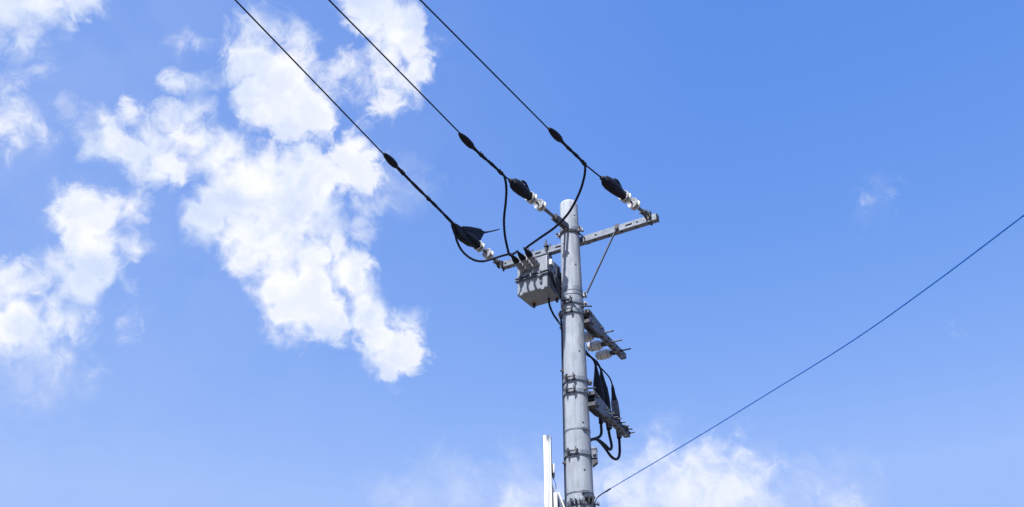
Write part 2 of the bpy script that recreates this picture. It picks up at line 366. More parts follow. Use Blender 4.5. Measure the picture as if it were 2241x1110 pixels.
# ------------------------------------------------------------------ mesh helpers
class MB:
    """collects shapes; build() links them as one mesh object, optionally under a parent Empty"""

    def __init__(self):
        self.v, self.f = [], []

    def add(self, vs, fs):
        o = len(self.v)
        self.v += [Vector(p) for p in vs]
        self.f += [tuple(i + o for i in q) for q in fs]
        return self

    def box(self, c, ex, ey, ez):
        """box about c with half-extent vectors ex, ey, ez"""
        c, ex, ey, ez = Vector(c), Vector(ex), Vector(ey), Vector(ez)
        if ex.cross(ey).dot(ez) < 0:
            ez = -ez
        vs = [c + sx * ex + sy * ey + sz * ez for sz in (-1, 1) for sy in (-1, 1) for sx in (-1, 1)]
        return self.add(vs, [(0, 2, 3, 1), (4, 5, 7, 6), (0, 1, 5, 4), (2, 6, 7, 3), (0, 4, 6, 2), (1, 3, 7, 5)])

    def prism(self, pts, d):
        """polygon pts extruded by d"""
        n = len(pts)
        pts = [Vector(p) for p in pts]
        d = Vector(d)
        nrm = Vector((0, 0, 0))
        for i in range(n):
            nrm += pts[i].cross(pts[(i + 1) % n])
        if nrm.dot(d) > 0:
            pts.reverse()
        vs = pts + [p + d for p in pts]
        fs = [tuple(range(n)), tuple(range(2 * n - 1, n - 1, -1))]
        fs += [(i, i + n, (i + 1) % n + n, (i + 1) % n) for i in range(n)]
        return self.add(vs, fs)

    def tube(self, path, r, n=10, cap=True):
        path = [Vector(p) for p in path]
        m = len(path)
        rr = r if isinstance(r, (list, tuple)) else [r] * m
        tang = [(path[min(i + 1, m - 1)] - path[max(i - 1, 0)]).normalized() for i in range(m)]
        t0 = tang[0]
        ref = Vector((0, 0, 1)) if abs(t0.z) < 0.9 else Vector((1, 0, 0))
        u = (ref - t0 * ref.dot(t0)).normalized()
        vs, fs = [], []
        for i in range(m):
            t = tang[i]
            u = (u - t * u.dot(t)).normalized()
            w = t.cross(u)
            for k in range(n):
                a = 2 * math.pi * k / n
                vs.append(path[i] + rr[i] * (math.cos(a) * u + math.sin(a) * w))
        for i in range(m - 1):
            for k in range(n):
                a, b = i * n + k, i * n + (k + 1) % n
                fs.append((a, b, b + n, a + n))
        if cap:
            fs.append(tuple(range(n - 1, -1, -1)))
            fs.append(tuple(range((m - 1) * n, m * n)))
        return self.add(vs, fs)

    def lathe(self, base, axis, prof, n=24, sx=1.0, side=None):
        """profile [(distance along axis, radius)...] turned about axis; sx squeezes across `side`"""
        base, ax = Vector(base), Vector(axis).normalized()
        ref = Vector(side) if side is not None else (Vector((0, 0, 1)) if abs(ax.z) < 0.9 else Vector((1, 0, 0)))
        u = (ref - ax * ref.dot(ax)).normalized()
        w = ax.cross(u)
        vs, fs = [], []
        for t, r in prof:
            for k in range(n):
                a = 2 * math.pi * k / n
                vs.append(base + ax * t + r * (sx * math.cos(a) * u + math.sin(a) * w))
        for i in range(len(prof) - 1):
            for k in range(n):
                a, b = i * n + k, i * n + (k + 1) % n
                fs.append((a, b, b + n, a + n))
        fs.append(tuple(range(n - 1, -1, -1)))
        fs.append(tuple(range((len(prof) - 1) * n, len(prof) * n)))
        return self.add(vs, fs)

    def build(self, name, mat, parent=None, bevel=0.0, smooth=35):
        o0 = parent
        off = Vector((0, 0, 0))
        while o0 is not None:
            off += o0.location
            o0 = o0.parent
        me = bpy.data.meshes.new(name)
        me.from_pydata([p - off for p in self.v], [], self.f)
        me.validate()
        me.update()
        me.polygons.foreach_set('use_smooth', [True] * len(me.polygons))
        me.set_sharp_from_angle(angle=math.radians(smooth))
        me.materials.append(MAT[mat])
        o = bpy.data.objects.new(name, me)
        COL.objects.link(o)
        o.parent = parent
        if bevel:
            b = o.modifiers.new('bevel', 'BEVEL')
            b.width = bevel
            b.segments = 2
            b.limit_method = 'ANGLE'
            b.angle_limit = math.radians(40)
        return o


def spline(pts, n=8):
    """smooth curve through the points (Catmull-Rom)"""
    pts = [Vector(p) for p in pts]
    out = []
    P = [2 * pts[0] - pts[1]] + pts + [2 * pts[-1] - pts[-2]]
    for i in range(1, len(P) - 2):
        p0, p1, p2, p3 = P[i - 1], P[i], P[i + 1], P[i + 2]
        for k in range(n):
            t = k / n
            out.append(0.5 * (2 * p1 + (p2 - p0) * t + (2 * p0 - 5 * p1 + 4 * p2 - p3) * t * t + (3 * p1 - p0 - 3 * p2 + p3) * t ** 3))
    out.append(pts[-1])
    return out


def tag(o, label, cat, group=None, kind=None):
    if label:
        o['label'] = label
    if cat:
        o['category'] = cat
    if group:
        o['group'] = group
    if kind:
        o['kind'] = kind
    return o


def thing(name, loc, label, cat, group=None):
    o = bpy.data.objects.new(name, None)
    o.empty_display_size = 0.1
    o.location = loc
    COL.objects.link(o)
    return tag(o, label, cat, group)


# ------------------------------------------------------------------ the pole's own frame
PX, PY = 0.678, 9.0
ANG = math.radians(-31.2)
A = Vector((math.cos(ANG), math.sin(ANG), 0))      # along the crossarm
W = Vector((A.y, -A.x, 0))                         # towards the incoming line
UP = Vector((0, 0, 1))
TOP = 7.865


def L(a, w, z):
    return Vector((PX, PY, 0)) + a * A + w * W + Vector((0, 0, z))


def R(z):
    return 0.1055 + (7.8 - z) * 0.0086


def ring(ang, z, out=0.0):
    """point on the pole's surface: ang is a world azimuth in degrees"""
    t = math.radians(ang)
    return Vector((PX + (R(z) + out) * math.cos(t), PY + (R(z) + out) * math.sin(t), z))


def radial(ang):
    t = math.radians(ang)
    return Vector((math.cos(t), math.sin(t), 0))


# ------------------------------------------------------------------ ground
g = MB()
nseg = 64
vs = [Vector((0, 0, 0))]
rads = [4, 12, 40, 150, 600, 3000]
for rr in rads:
    for k in range(nseg):
        t = 2 * math.pi * k / nseg
        vs.append(Vector((rr * math.cos(t), rr * math.sin(t), 0)))
fs = [(0, 1 + k, 1 + (k + 1) % nseg) for k in range(nseg)]
for i in range(len(rads) - 1):
    for k in range(nseg):
        a, b = 1 + i * nseg + k, 1 + i * nseg + (k + 1) % nseg
        fs.append((a, a + nseg, b + nseg, b))
g.add(vs, fs)
tag(g.build('ground', 'ground'), None, None, kind='structure')
p = MB().box((0.8, 10.6, 0.06), (5.5, 0, 0), (0, 2.4, 0), (0, 0, 0.06))
tag(p.build('pavement', 'slab', bevel=0.015), None, None, kind='structure')

# ------------------------------------------------------------------ concrete pole
pole = thing('concrete_pole', (PX, PY, 0), 'tall tapering pale concrete utility pole standing upright', 'utility pole')
m = MB()
prof = [(-0.3, R(-0.3))] + [(z * 0.25, R(z * 0.25)) for z in range(0, 31)]
prof += [(TOP - 0.05, R(TOP - 0.05)), (TOP - 0.02, R(TOP) - 0.004), (TOP - 0.004, R(TOP) - 0.014)]
m.lathe((PX, PY, 0), UP, prof, 56)
m.build('shaft', 'concrete', pole)
m = MB()
m.lathe((PX, PY, TOP - 0.012), UP, [(0, R(TOP) - 0.0175), (0.006, R(TOP) - 0.019), (0.012, R(TOP) - 0.028), (0.013, 0.01)], 40)
m.build('top_cap', 'concrete_dark', pole)
for sa in (-76.0, 104.0):
    m = MB()
    pts = [ring(sa + 0.15 * math.sin(k * 1.7), TOP - 0.15 - k * 0.2, 0.0) for k in range(38)]
    m.tube(pts, 0.0022, 5)
    m.build('mould_seam', 'concrete', pole)
for ang, z in ((-58, 7.63), (-137, 7.245), (-137, 6.90), (-66, 6.95), (-68, 5.86), (-139, 5.6), (-66, 5.05), (-70, 4.55), (-70, 3.6), (-140, 3.2)):
    m = MB()
    q = ring(ang, z, -0.006)
    m.lathe(q, radial(ang), [(0, 0.010), (0.0068, 0.010), (0.0074, 0.006)], 12)
    m.build('step_bolt_hole', 'rubber', pole)


# ------------------------------------------------------------------ pole bands
def strap(mb, z, h, t, a0=0.0, a1=360.0, n=56, gap=0.0012):
    """a flat steel hoop round the pole from azimuth a0 to a1"""
    full = abs(a1 - a0 - 360) < 1e-6
    vs, fs = [], []
    steps = n if full else n + 1
    for k in range(steps):
        an = a0 + (a1 - a0) * k / n
        vs += [ring(an, z - h / 2, gap), ring(an, z - h / 2, gap + t), ring(an, z + h / 2, gap + t), ring(an, z + h / 2, gap)]
    for k in range(n):
        i, j = 4 * k, 4 * ((k + 1) % steps)
        for q in range(4):
            fs.append((i + q, j + q, j + (q + 1) % 4, i + (q + 1) % 4))
    if not full:
        fs += [(3, 2, 1, 0), tuple(4 * n + q for q in range(4))]
    mb.add(vs, fs)


def lug(mb, ang, z, out=0.05, h=0.05, t=0.006):
    d = radial(ang)
    s = UP.cross(d)
    mb.box(ring(ang, z, out / 2 + 0.001), d * out / 2, s * t / 2, UP * h / 2)


def hexbolt(mb, p0, p1, r=0.008, head=0.014):
    p0, p1 = Vector(p0), Vector(p1)
    d = (p1 - p0).normalized()
    ln = (p1 - p0).length
    mb.lathe(p0, d, [(0, r), (ln, r)], 8)
    mb.lathe(p0 + d * 0.004, d, [(0, head), (0.011, head)], 6)
    mb.lathe(p1 - d * 0.018, d, [(0, head), (0.011, head)], 6)


def arm_band(z, label, front=-118.0, spread=15.0, ends=(-30.0,), heavy=True):
    """steel pole band with a pair of projecting lugs drawn together by a bolt in front"""
    b = thing('pole_band', (PX, PY, z), label, 'pole band', 'steel bands clamped round the concrete pole')
    m = MB()
    strap(m, z, 0.044, 0.012)
    m.build('strap', 'zinc', b)
    fa, fb = front - spread, front + spread
    for an in (fa, fb):
        m = MB()
        lug(m, an, z, 0.050, 0.056, 0.012)
        d = radial(an)
        m.box(ring(an, z + 0.032, 0.036), d * 0.006, UP.cross(d) * 0.006, UP * 0.012)
        m.build('lug', 'dark_steel', b)
    m = MB()
    dA, dB = radial(fa), radial(fb)
    qa, qb = ring(fa, z + 0.008, 0.036), ring(fb, z + 0.008, 0.036)
    side = (qb - qa).normalized()
    mid = (qa + qb) / 2 + radial(front) * 0.008
    m.tube(spline([qa - side * 0.020, qa, mid, qb, qb + side * 0.020], 5), 0.0078, 8)
    m.lathe(qa - side * 0.02, side, [(0, 0.016), (0.012, 0.016)], 6)
    m.lathe(qb + side * 0.008, side, [(0, 0.016), (0.012, 0.016)], 6)
    m.build('clamp_bolt', 'dark_steel', b)
    for an in ends:
        for da in (0, 13):
            m = MB()
            lug(m, an + da, z, 0.048, 0.05, 0.008)
            m.build('lug', 'zinc_dull', b)
        m = MB()
        d = UP.cross(radial(an + 6.5))
        c = ring(an + 6.5, z, 0.030)
        hexbolt(m, c - d * 0.045, c + d * 0.05, 0.007, 0.014)
        m.build('clamp_bolt', 'bolt', b)
    return b


arm_band(6.475, 'upper of the two steel bands where the brace foot meets the pole', ends=(-20.0,))
arm_band(6.355, 'lower steel band just above the root of the insulator arm', ends=(-8.0, 168.0))
arm_band(5.545, 'upper of two bolted bands just above the cable head arm', ends=(-5.0,))
arm_band(5.405, 'lower of two bolted bands level with the cable head arm', ends=(-2.0,))
arm_band(4.735, 'bolted band with grey block bracket below the looping cables', ends=())


# band that carries the middle insulator string and the crossarm
b = thing('crossarm_band', (PX, PY, 7.43), 'top steel clamp holding the middle insulators and crossarm to pole', 'pole band')
m = MB()
strap(m, 7.45, 0.045, 0.008)
m.build('strap', 'zinc', b)
m = MB()
pts = [ring(a, 7.405 - 0.00 * a, 0.008) for a in range(-215, 154 - 0, 6)]
pts = [L(-0.127, -0.215, 7.40)] + [L(-0.127, -0.1, 7.40)] + [ring(-211.2 + k * 6, 7.40, 0.009) for k in range(0, 31)] + [L(0.127, -0.1, 7.40), L(0.127, -0.215, 7.40)]
m.tube(pts, 0.008, 8)
m.build('u_bolt', 'dark_steel', b)
for s in (-1, 1):
    base_ang = -31.2 if s > 0 else 148.8
    for da in (-7, 7):
        m = MB()
        lug(m, base_ang + da, 7.45, 0.055, 0.05, 0.007)
        m.build('lug', 'zinc', b)
    m = MB()
    d = UP.cross(radial(base_ang))
    c = ring(base_ang, 7.45, 0.035)
    hexbolt(m, c - d * 0.06, c + d * 0.06, 0.008, 0.017)
    m.build('clamp_bolt', 'dark_steel', b)
    m = MB()
    m.box(L(s * 0.127, -0.226, 7.40), A * 0.03, W * 0.008, UP * 0.03)
    m.lathe(L(s * 0.127, -0.234, 7.40), -W, [(0, 0.016), (0.012, 0.016)], 6)
    m.build('clamp_plate', 'dark_steel', b)

# band at the brace foot
b = thing('brace_band', (PX, PY, 6.62), 'smooth collar band just below the lower end of the brace', 'pole band')
m = MB()
strap(m, 6.645, 0.05, 0.003)
m.build('strap', 'zinc', b)
m = MB()
strap(m, 6.585, 0.03, 0.004)
m.build('strap', 'zinc', b)
for da in (-14, 2):
    m = MB()
    lug(m, da, 6.60, 0.05, 0.045, 0.008)
    m.build('lug', 'zinc', b)
m = MB()
c = ring(-6, 6.60, 0.03)
d = UP.cross(radial(-6))
hexbolt(m, c - d * 0.06, c + d * 0.05, 0.008, 0.015)
m.build('clamp_bolt', 'dark_steel', b)


def tie(z, ang, label, tilt=0.0):
    b = thing('strapping_band', (PX, PY, z), label, 'strap', 'thin strapping bands on the pole')
    m = MB()
    strap(m, z, 0.013, 0.0025)
    m.build('strap', 'zinc_dull', b)
    m = MB()
    d = radial(ang)
    m.box(ring(ang, z, 0.008), d * 0.008, UP.cross(d) * 0.028, UP * 0.011)
    m.box(ring(ang + 14, z + 0.004, 0.007), radial(ang + 14) * 0.006, UP.cross(radial(ang + 14)) * 0.012, UP * 0.012)
    m.build('buckle', 'zinc_dull', b)
    return b


tie(4.985, -62, 'thin steel strap round the pole beside the looping cables')
tie(4.33, -74, 'thin buckled strap low on the pole above the thin wire')


# ------------------------------------------------------------------ hollow beams with punched holes
def beam(mb, p0, p1, across, up, wd, ht, t=0.006, front_slots=(), bottom_slots=()):
    """square steel tube from p0 to p1 (centres); slots are (distance, length, width) punched in the +across and -up walls"""
    p0, p1 = Vector(p0), Vector(p1)
    d = (p1 - p0)
    ln = d.length
    d.normalize()

    def wall(org, u, v, lu, lv, nrm, slots):
        # plate of size lu x lv with rectangular openings on its middle line, thickness t along -nrm
        xs = [0.0]
        cells = []
        for s0, sl, sw in sorted(slots):
            cells.append((xs[-1], s0 - sl / 2, None))
            cells.append((s0 - sl / 2, s0 + sl / 2, sw))
            xs.append(s0 + sl / 2)
        cells.append((xs[-1], lu, None))
        for x0, x1, sw in cells:
            rows = [(0, lv)] if sw is None else [(0, lv / 2 - sw / 2), (lv / 2 + sw / 2, lv)]
            for y0, y1 in rows:
                mb.box(org + u * (x0 + x1) / 2 + v * (y0 + y1) / 2 - nrm * t / 2, u * (x1 - x0) / 2, v * (y1 - y0) / 2, nrm * t / 2)

    wall(p0 + across * wd / 2 - up * ht / 2, d, up, ln, ht, across, front_slots)
    wall(p0 - across * wd / 2 - up * ht / 2, d, up, ln, ht, -across, ())
    wall(p0 - up * ht / 2 - across * (wd / 2 - t), d, across, ln, wd - 2 * t, -up, bottom_slots)
    wall(p0 + up * ht / 2 - across * (wd / 2 - t), d, across, ln, wd - 2 * t, up, ())


# ------------------------------------------------------------------ crossarm
ARM_W = -0.172          # centre line behind the pole
ARM_Z = 7.398
arm = thing('crossarm', L(0, ARM_W, ARM_Z), 'long punched galvanised steel crossarm bolted behind the pole top', 'crossarm')
m = MB()
fsl = [(0.06, 0.024, 0.022), (0.30, 0.075, 0.022), (0.52, 0.075, 0.022), (0.80, 0.075, 0.022), (1.30, 0.024, 0.022), (1.55, 0.024, 0.022), (1.72, 0.085, 0.022), (1.83, 0.024, 0.022), (1.98, 0.024, 0.022)]
bsl = [(0.08, 0.024, 0.022), (0.3, 0.026, 0.022), (1.27, 0.026, 0.022), (1.45, 0.026, 0.022), (1.62, 0.026, 0.022), (1.8, 0.026, 0.022), (1.95, 0.026, 0.022)]
beam(m, L(-1.03, ARM_W, ARM_Z), L(1.03, ARM_W, ARM_Z), W, UP, 0.075, 0.078, 0.005, fsl, bsl)
m.build('beam', 'zinc', arm)
for s in (-1, 1):
    m = MB()
    m.box(L(s * 1.0335, ARM_W, ARM_Z), A * 0.003, W * 0.041, UP * 0.043)
    m.build('end_plate', 'dark_steel', arm)
br = MB()
p0, p1 = L(0.545, -0.118, 7.385), ring(-8, 6.615, 0.045)
dv = (p1 - p0).normalized()
sd = dv.cross(A).normalized()
br.box((p0 + p1) / 2, dv * (p1 - p0).length / 2, A * 0.011, sd * 0.003)
br.box((p0 + p1) / 2 + A * 0.0125 + sd * 0.009, dv * (p1 - p0).length / 2, A * 0.0025, sd * 0.011)
bo = br.build('brace', 'brace_steel', arm)
m = MB()
hexbolt(m, L(0.545, -0.10, 7.39), L(0.545, -0.24, 7.39), 0.009, 0.018)
m.box(L(0.545, -0.128, 7.415), A * 0.022, W * 0.006, UP * 0.035)
m.build('brace_bolt', 'dark_steel', arm)

# ------------------------------------------------------------------ strain insulator strings and their clamp covers
BELL = [(0.0, 0.012), (0.0, 0.022), (0.016, 0.025), (0.018, 0.034), (0.004, 0.038), (0.004, 0.043), (0.016, 0.046), (0.014, 0.053), (0.0, 0.057), (0.0, 0.062), (0.007, 0.065), (0.018, 0.064), (0.023, 0.055), (0.025, 0.030)]
BELL_BACK = [(0.052, 0.030), (0.053, 0.055), (0.058, 0.063), (0.070, 0.064), (0.082, 0.054), (0.092, 0.036)]


def insulator_string(S0, S1, label, w_bells, links):
    """S0 at the support, S1 towards the line; bells open towards the line"""
    S0, S1 = Vector(S0), Vector(S1)
    d = (S1 - S0).normalized()
    side = UP.cross(d).normalized()
    up = d.cross(side)
    t = thing('strain_insulator_string', S0, label, 'insulator', 'white strain insulator strings')

    def P(s, x=0.0, u=0.0):
        return S0 + d * s + side * x + up * u
    s1, s2 = w_bells
    # clevis straps at the support
    for k in (-1, 1):
        m = MB()
        m.box(P(links / 2, k * (0.020 if links < 0.2 else 0.019)), d * links / 2, side * (0.006 if links < 0.2 else 0.012), up * (0.022 if links < 0.2 else 0.034))
        m.build('clevis_strap', 'dark_steel', t)
    m = MB()
    hexbolt(m, P(links - 0.015, -0.05), P(links - 0.015, 0.05), 0.008, 0.014)
    m.build('clevis_pin', 'bolt', t)
    m = MB()
    m.tube([P(links - 0.03), P(s1 - 0.05)], [0.019, 0.022], 10)
    m.lathe(P(s1 - 0.075), d, [(0, 0.016), (0.01, 0.022), (0.03, 0.030), (0.045, 0.036), (0.052, 0.036)], 16)
    m.build('ball_link', 'zinc_dull', t)
    for s in (s1, s2):
        o = MB()
        # profile runs from the open face back to the cap
        o.lathe(P(s + 0.055), -d, BELL, 28)
        bo = o.build('porcelain_bell', 'porcelain', t)
        m = MB()
        m.lathe(P(s + 0.055), -d, BELL_BACK, 28)
        m.build('rear_shed', 'porcelain', bo)
        m = MB()
        m.lathe(P(s + 0.033), -d, [(0, 0.039), (0.031, 0.039)], 20)
        m.build('neck', 'rubber', bo)  # shade of the gap between the sheds put into a black neck
        m = MB()
        m.lathe(P(s - 0.058), d, [(0, 0.018), (0.004, 0.028), (0.018, 0.034), (0.024, 0.034)], 18)
        m.build('metal_cap', 'zinc_dull', bo)
        m = MB()
        m.tube([P(s + 0.04), P(s + 0.12)], 0.013, 10)
        m.build('pin', 'dark_steel', bo)
    return t, P, d, side, up


def clamp_cover(P, d, side, up, s0, s1, label, flare):
    """black insulating cover over the dead-end clamp, thick towards the insulators, with an ear and a tail"""
    c = thing('dead_end_cover', P(s0), label, 'clamp cover', 'black covers over the line clamps')
    ln = s1 - s0
    m = MB()
    prof = [(0, 0.040), (0.004, 0.050), (0.05, 0.056), (0.12, 0.068), (0.20, 0.076), (0.28, 0.078), (0.34, 0.068), (0.37, 0.045), (0.385, 0.030), (0.42, 0.027), (0.425, 0.012)]
    k = ln / 0.425
    m.lathe(P(s0), d, [(a * k, r) for a, r in prof], 20, 0.82, side)
    m.build('cover_shell', 'rubber', c)
    m = MB()
    m.prism([P(s0 + 0.14 * k, -0.012, 0.050), P(s0 + 0.34 * k, -0.012, 0.045), P(s0 + 0.30 * k, -0.012, 0.085), P(s0 + 0.20 * k, -0.012, 0.088)], side * 0.024)
    m.build('cover_flange', 'rubber', c, bevel=0.004)
    m = MB()
    m.tube(spline([P(s0 + 0.20 * k, 0, 0.07), P(s0 + 0.17 * k, 0.0, 0.118), P(s0 + 0.105 * k, 0.0, 0.138), P(s0 + 0.055 * k, 0.0, 0.105), P(s0 + 0.05 * k, 0.0, 0.075)], 6),
           [0.016 + 0.004 * math.sin(i * 0.3) for i in range(25)], 8)
    m.build('cover_ear', 'rubber', c)
    if flare:
        m = MB()
        m.tube(spline([P(s0 + 0.06 * k, 0.0, 0.085), P(s0 + 0.025 * k, -0.01, 0.088), P(s0 - 0.01, -0.015, 0.105)], 4), [0.008] * 8 + [0.006], 6)
        m.build('cover_tail', 'rubber', c)
    return c


RS = insulator_string(L(0.945, -0.135, 7.425), L(0.756, 1.076, 7.452), 'white insulator string bolted to the right end of the crossarm', (0.285, 0.46), 0.13)
clamp_cover(*RS[1:], 0.505, 0.935, 'black clamp cover with ear, rightmost, above right end of crossarm', True)
MS = insulator_string(L(0.018, 0.112, 7.455), L(-0.092, 1.352, 7.472), 'white insulator string strapped straight to the pole below its top', (0.52, 0.695), 0.26)
clamp_cover(*MS[1:], 0.735, 1.12, 'black clamp cover with ear on the middle line left of pole top', True)
LS = insulator_string(L(-1.03, -0.135, 7.385), L(-1.072, 0.86, 7.452), 'white insulator string bolted to the left end of the crossarm', (0.265, 0.455), 0.12)
# the left cover stands open like a wedge with a long tail
c = thing('dead_end_cover', L(-1.07, 0.40, 7.42), 'wedge shaped black clamp cover with long tail, leftmost by crossarm end', 'clamp cover', 'black covers over the line clamps')
wedge = [(0.873, 7.449), (0.752, 7.467), (0.611, 7.534), (0.338, 7.661), (0.226, 7.683), (0.294, 7.560), (0.378, 7.391), (0.504, 7.342), (0.677, 7.324), (0.792, 7.343)]
flap = [(0.724, 7.483), (0.573, 7.561), (0.338, 7.661), (0.317, 7.639), (0.493, 7.528), (0.702, 7.438)]
tail = [(0.276, 7.649), (0.072, 7.782), (-0.151, 7.941)]
m = MB()
m.prism([L(-1.105, w, z) for w, z in wedge], A * 0.075)
m.build('cover_shell', 'rubber', c, bevel=0.012)
m = MB()
m.prism([L(-1.115, w, z) for w, z in flap], A * 0.095)
m.build('cover_flange', 'rubber', c, bevel=0.008)
m = MB()
m.lathe(LS[1](0.50), LS[2], [(0, 0.045), (0.02, 0.055), (0.12, 0.06), (0.25, 0.05), (0.38, 0.03), (0.50, 0.02)], 18)
m.build('clamp_body', 'rubber', c)
m = MB()
m.tube(spline([L(-1.07, *tail[0]), L(-1.07, *tail[1]), L(-1.07, *tail[2])], 5), [0.022, 0.018, 0.014, 0.012, 0.010, 0.009, 0.009, 0.009, 0.008, 0.008, 0.006], 8)
m.build('cover_tail', 'rubber', c)

# end brackets of the crossarm where the strings are pinned
for a0, s, z0 in ((0.945, 1, 7.43), (-1.03, -1, 7.39)):
    m = MB()
    m.box(L(a0, -0.128, z0), A * 0.034, W * 0.004, UP * 0.045)
    m.box(L(a0 + 0.030, -0.105, z0), A * 0.004, W * 0.022, UP * 0.038)
    m.box(L(a0 - 0.030, -0.105, z0), A * 0.004, W * 0.022, UP * 0.038)
    m.build('string_bracket', 'dark_steel', arm)
    m = MB()
    hexbolt(m, L(a0 + 0.01, -0.172, z0 + 0.06), L(a0 + 0.01, -0.172, 7.32), 0.008, 0.015)
    m.build('through_bolt', 'dark_steel', arm)


# ------------------------------------------------------------------ overhead conductors
def conductor(J, fat_end, sleeve_end, far, label, thin_from=None, knots=()):
    J, fe, se, far = Vector(J), Vector(fat_end), Vector(sleeve_end), Vector(far)
    t = thing('overhead_wire', J, label, 'power line', 'overhead power lines running to upper left')
    d = (far - se).normalized()
    m = MB()
    pts = [se - d * 0.02]
    n = 26
    ext = far + d * 11.0
    for i in range(1, n + 1):
        q = se.lerp(ext, i / n)
        s = (q - se).length
        q.z += -0.0016 * max(0.0, s - 1.0) ** 2 * 0.6
        pts.append(q)
    m.tube(pts, 0.0072, 8)
    m.build('conductor', 'cable', t)
    m = MB()
    path = spline([J, J.lerp(fe, 0.33) + UP * 0.004, J.lerp(fe, 0.66) - UP * 0.003, fe], 8)
    m.tube(path, [0.0165 + 0.0022 * math.sin(i * 0.9) + 0.0015 * math.sin(i * 2.3 + 1) for i in range(len(path))], 10)
    m.build('taped_lead', 'cable', t)
    m = MB()
    ln = (se - fe).length
    m.lathe(fe - d * 0.03, d, [(0, 0.017), (0.06 * ln, 0.026), (0.2 * ln, 0.034), (0.45 * ln, 0.039), (0.7 * ln, 0.038), (0.92 * ln, 0.033), (ln + 0.02, 0.026), (ln + 0.06, 0.013), (ln + 0.062, 0.006)], 16)
    m.build('splice_sleeve', 'rubber', t)
    for kf in knots:
        m = MB()
        q = J.lerp(fe, kf)
        m.lathe(q - d * 0.02, d, [(0, 0.017), (0.004, 0.023), (0.036, 0.023), (0.04, 0.017)], 10)
        m.tube([q + UP * 0.015, q + UP * 0.04 + d * 0.012], 0.005, 6)
        m.build('cable_tie', 'rubber', t)
    if thin_from is not None:
        m = MB()
        m.tube([Vector(thin_from), J - d * 0.02, J + d * 0.05], 0.0085, 8)
        m.build('dead_end_tail', 'cable', t)
    return t


conductor(L(-1.066, 0.86, 7.448), L(-0.961, 2.097, 7.45), L(-0.949, 2.291, 7.45), L(-0.712, 4.622, 7.45), 'leftmost overhead power wire, ending at the wedge shaped black cover', None, (0.45, 0.88))
conductor(L(-0.092, 1.352, 7.472), L(-0.109, 1.93, 7.47), L(-0.095, 2.137, 7.47), L(-0.053, 4.201, 7.47), 'middle overhead power wire, dead-ended straight onto the pole top', MS[1](1.10), (0.06, 0.7))
conductor(L(0.756, 1.076, 7.452), L(0.730, 1.581, 7.45), L(0.714, 1.76, 7.45), L(0.618, 3.816, 7.45), 'rightmost overhead power wire, ending above right end of crossarm', RS[1](0.915), (0.03,))

# ------------------------------------------------------------------ pole-mounted switch box
box = thing('switch_box', L(-0.515, ARM_W, 6.82), 'grey steel switch box hanging under the crossarm left of the pole', 'switch box')
BA0, BA1, BW0, BW1, BZ0, BZ1 = -0.72, -0.315, -0.345, 0.0, 6.82, 7.245
bc = L((BA0 + BA1) / 2, (BW0 + BW1) / 2, (BZ0 + BZ1) / 2)
m = MB()
m.box(bc, A * (BA1 - BA0) / 2, W * (BW1 - BW0) / 2, UP * (BZ1 - BZ0) / 2)
m.build('tank', 'paint', box, bevel=0.008)
m = MB()
m.box(L((BA0 + BA1) / 2, (BW0 + BW1) / 2, BZ0 - 0.004), A * 0.207, W * 0.177, UP * 0.004)
m.build('bottom_plate', 'paint', box, bevel=0.002)
for zz in (7.030, 6.995):
    m = MB()
    for s in (1, -1):
        m.box(L((BA0 + BA1) / 2, (BW1 + 0.011) if s > 0 else (BW0 - 0.011), zz), A * ((BA1 - BA0) / 2 + 0.024), W * 0.011, UP * 0.005)
        m.box(L((BA1 + 0.011) if s > 0 else (BA0 - 0.011), (BW0 + BW1) / 2, zz), A * 0.011, W * ((BW1 - BW0) / 2 - 0.002), UP * 0.005)
    m.build('lid_flange', 'zinc_dull', box)
for a0 in (-0.665, -0.515, -0.395):
    m = MB()
    m.box(L(a0, 0.030, 7.013), A * 0.010, W * 0.010, UP * 0.024)
    m.box(L(a0, 0.016, 7.013), A * 0.007, W * 0.012, UP * 0.010)
    m.build('flange_clamp', 'zinc_dull', box)
m = MB()
m.box(L(-0.395, 0.010, 6.935), A * 0.016, W * 0.010, UP * 0.055)
m.lathe(L(-0.395, 0.012, 6.965), W, [(0, 0.02), (0.035, 0.018)], 12)
m.build('front_lever', 'zinc_dull', box, bevel=0.003)
for a0 in (-0.375, -0.665):
    m = MB()
    m.box(L(a0, 0.004, 6.815), A * 0.020, W * 0.006, UP * 0.022)
    m.build('bottom_tab', 'paint', box)
m = MB()
m.lathe(L(-0.66, -0.29, 6.812), -UP, [(0, 0.022), (0.02, 0.022), (0.022, 0.016), (0.045, 0.016)], 12)
m.build('drain_plug', 'dark_steel', box)
m = MB()
m.lathe(L(-0.36, -0.31, 6.812), -UP, [(0, 0.018), (0.03, 0.018), (0.05, 0.012)], 12)
m.build('drain_plug', 'dark_steel', box)
m = MB()
vs, k = [], 14
for i in range(k):
    t = 2 * math.pi * i / k
    r = 0.024 * (1 + 0.35 * math.sin(3 * t + 0.5) + 0.2 * math.sin(5 * t))
    vs.append(L(-0.63 + 1.6 * r * math.cos(t), -0.255 + r * math.sin(t), 6.8115))
m.prism(vs, UP * 0.0012)
m.build('rust_patch', 'rust', box)
BUSH = []
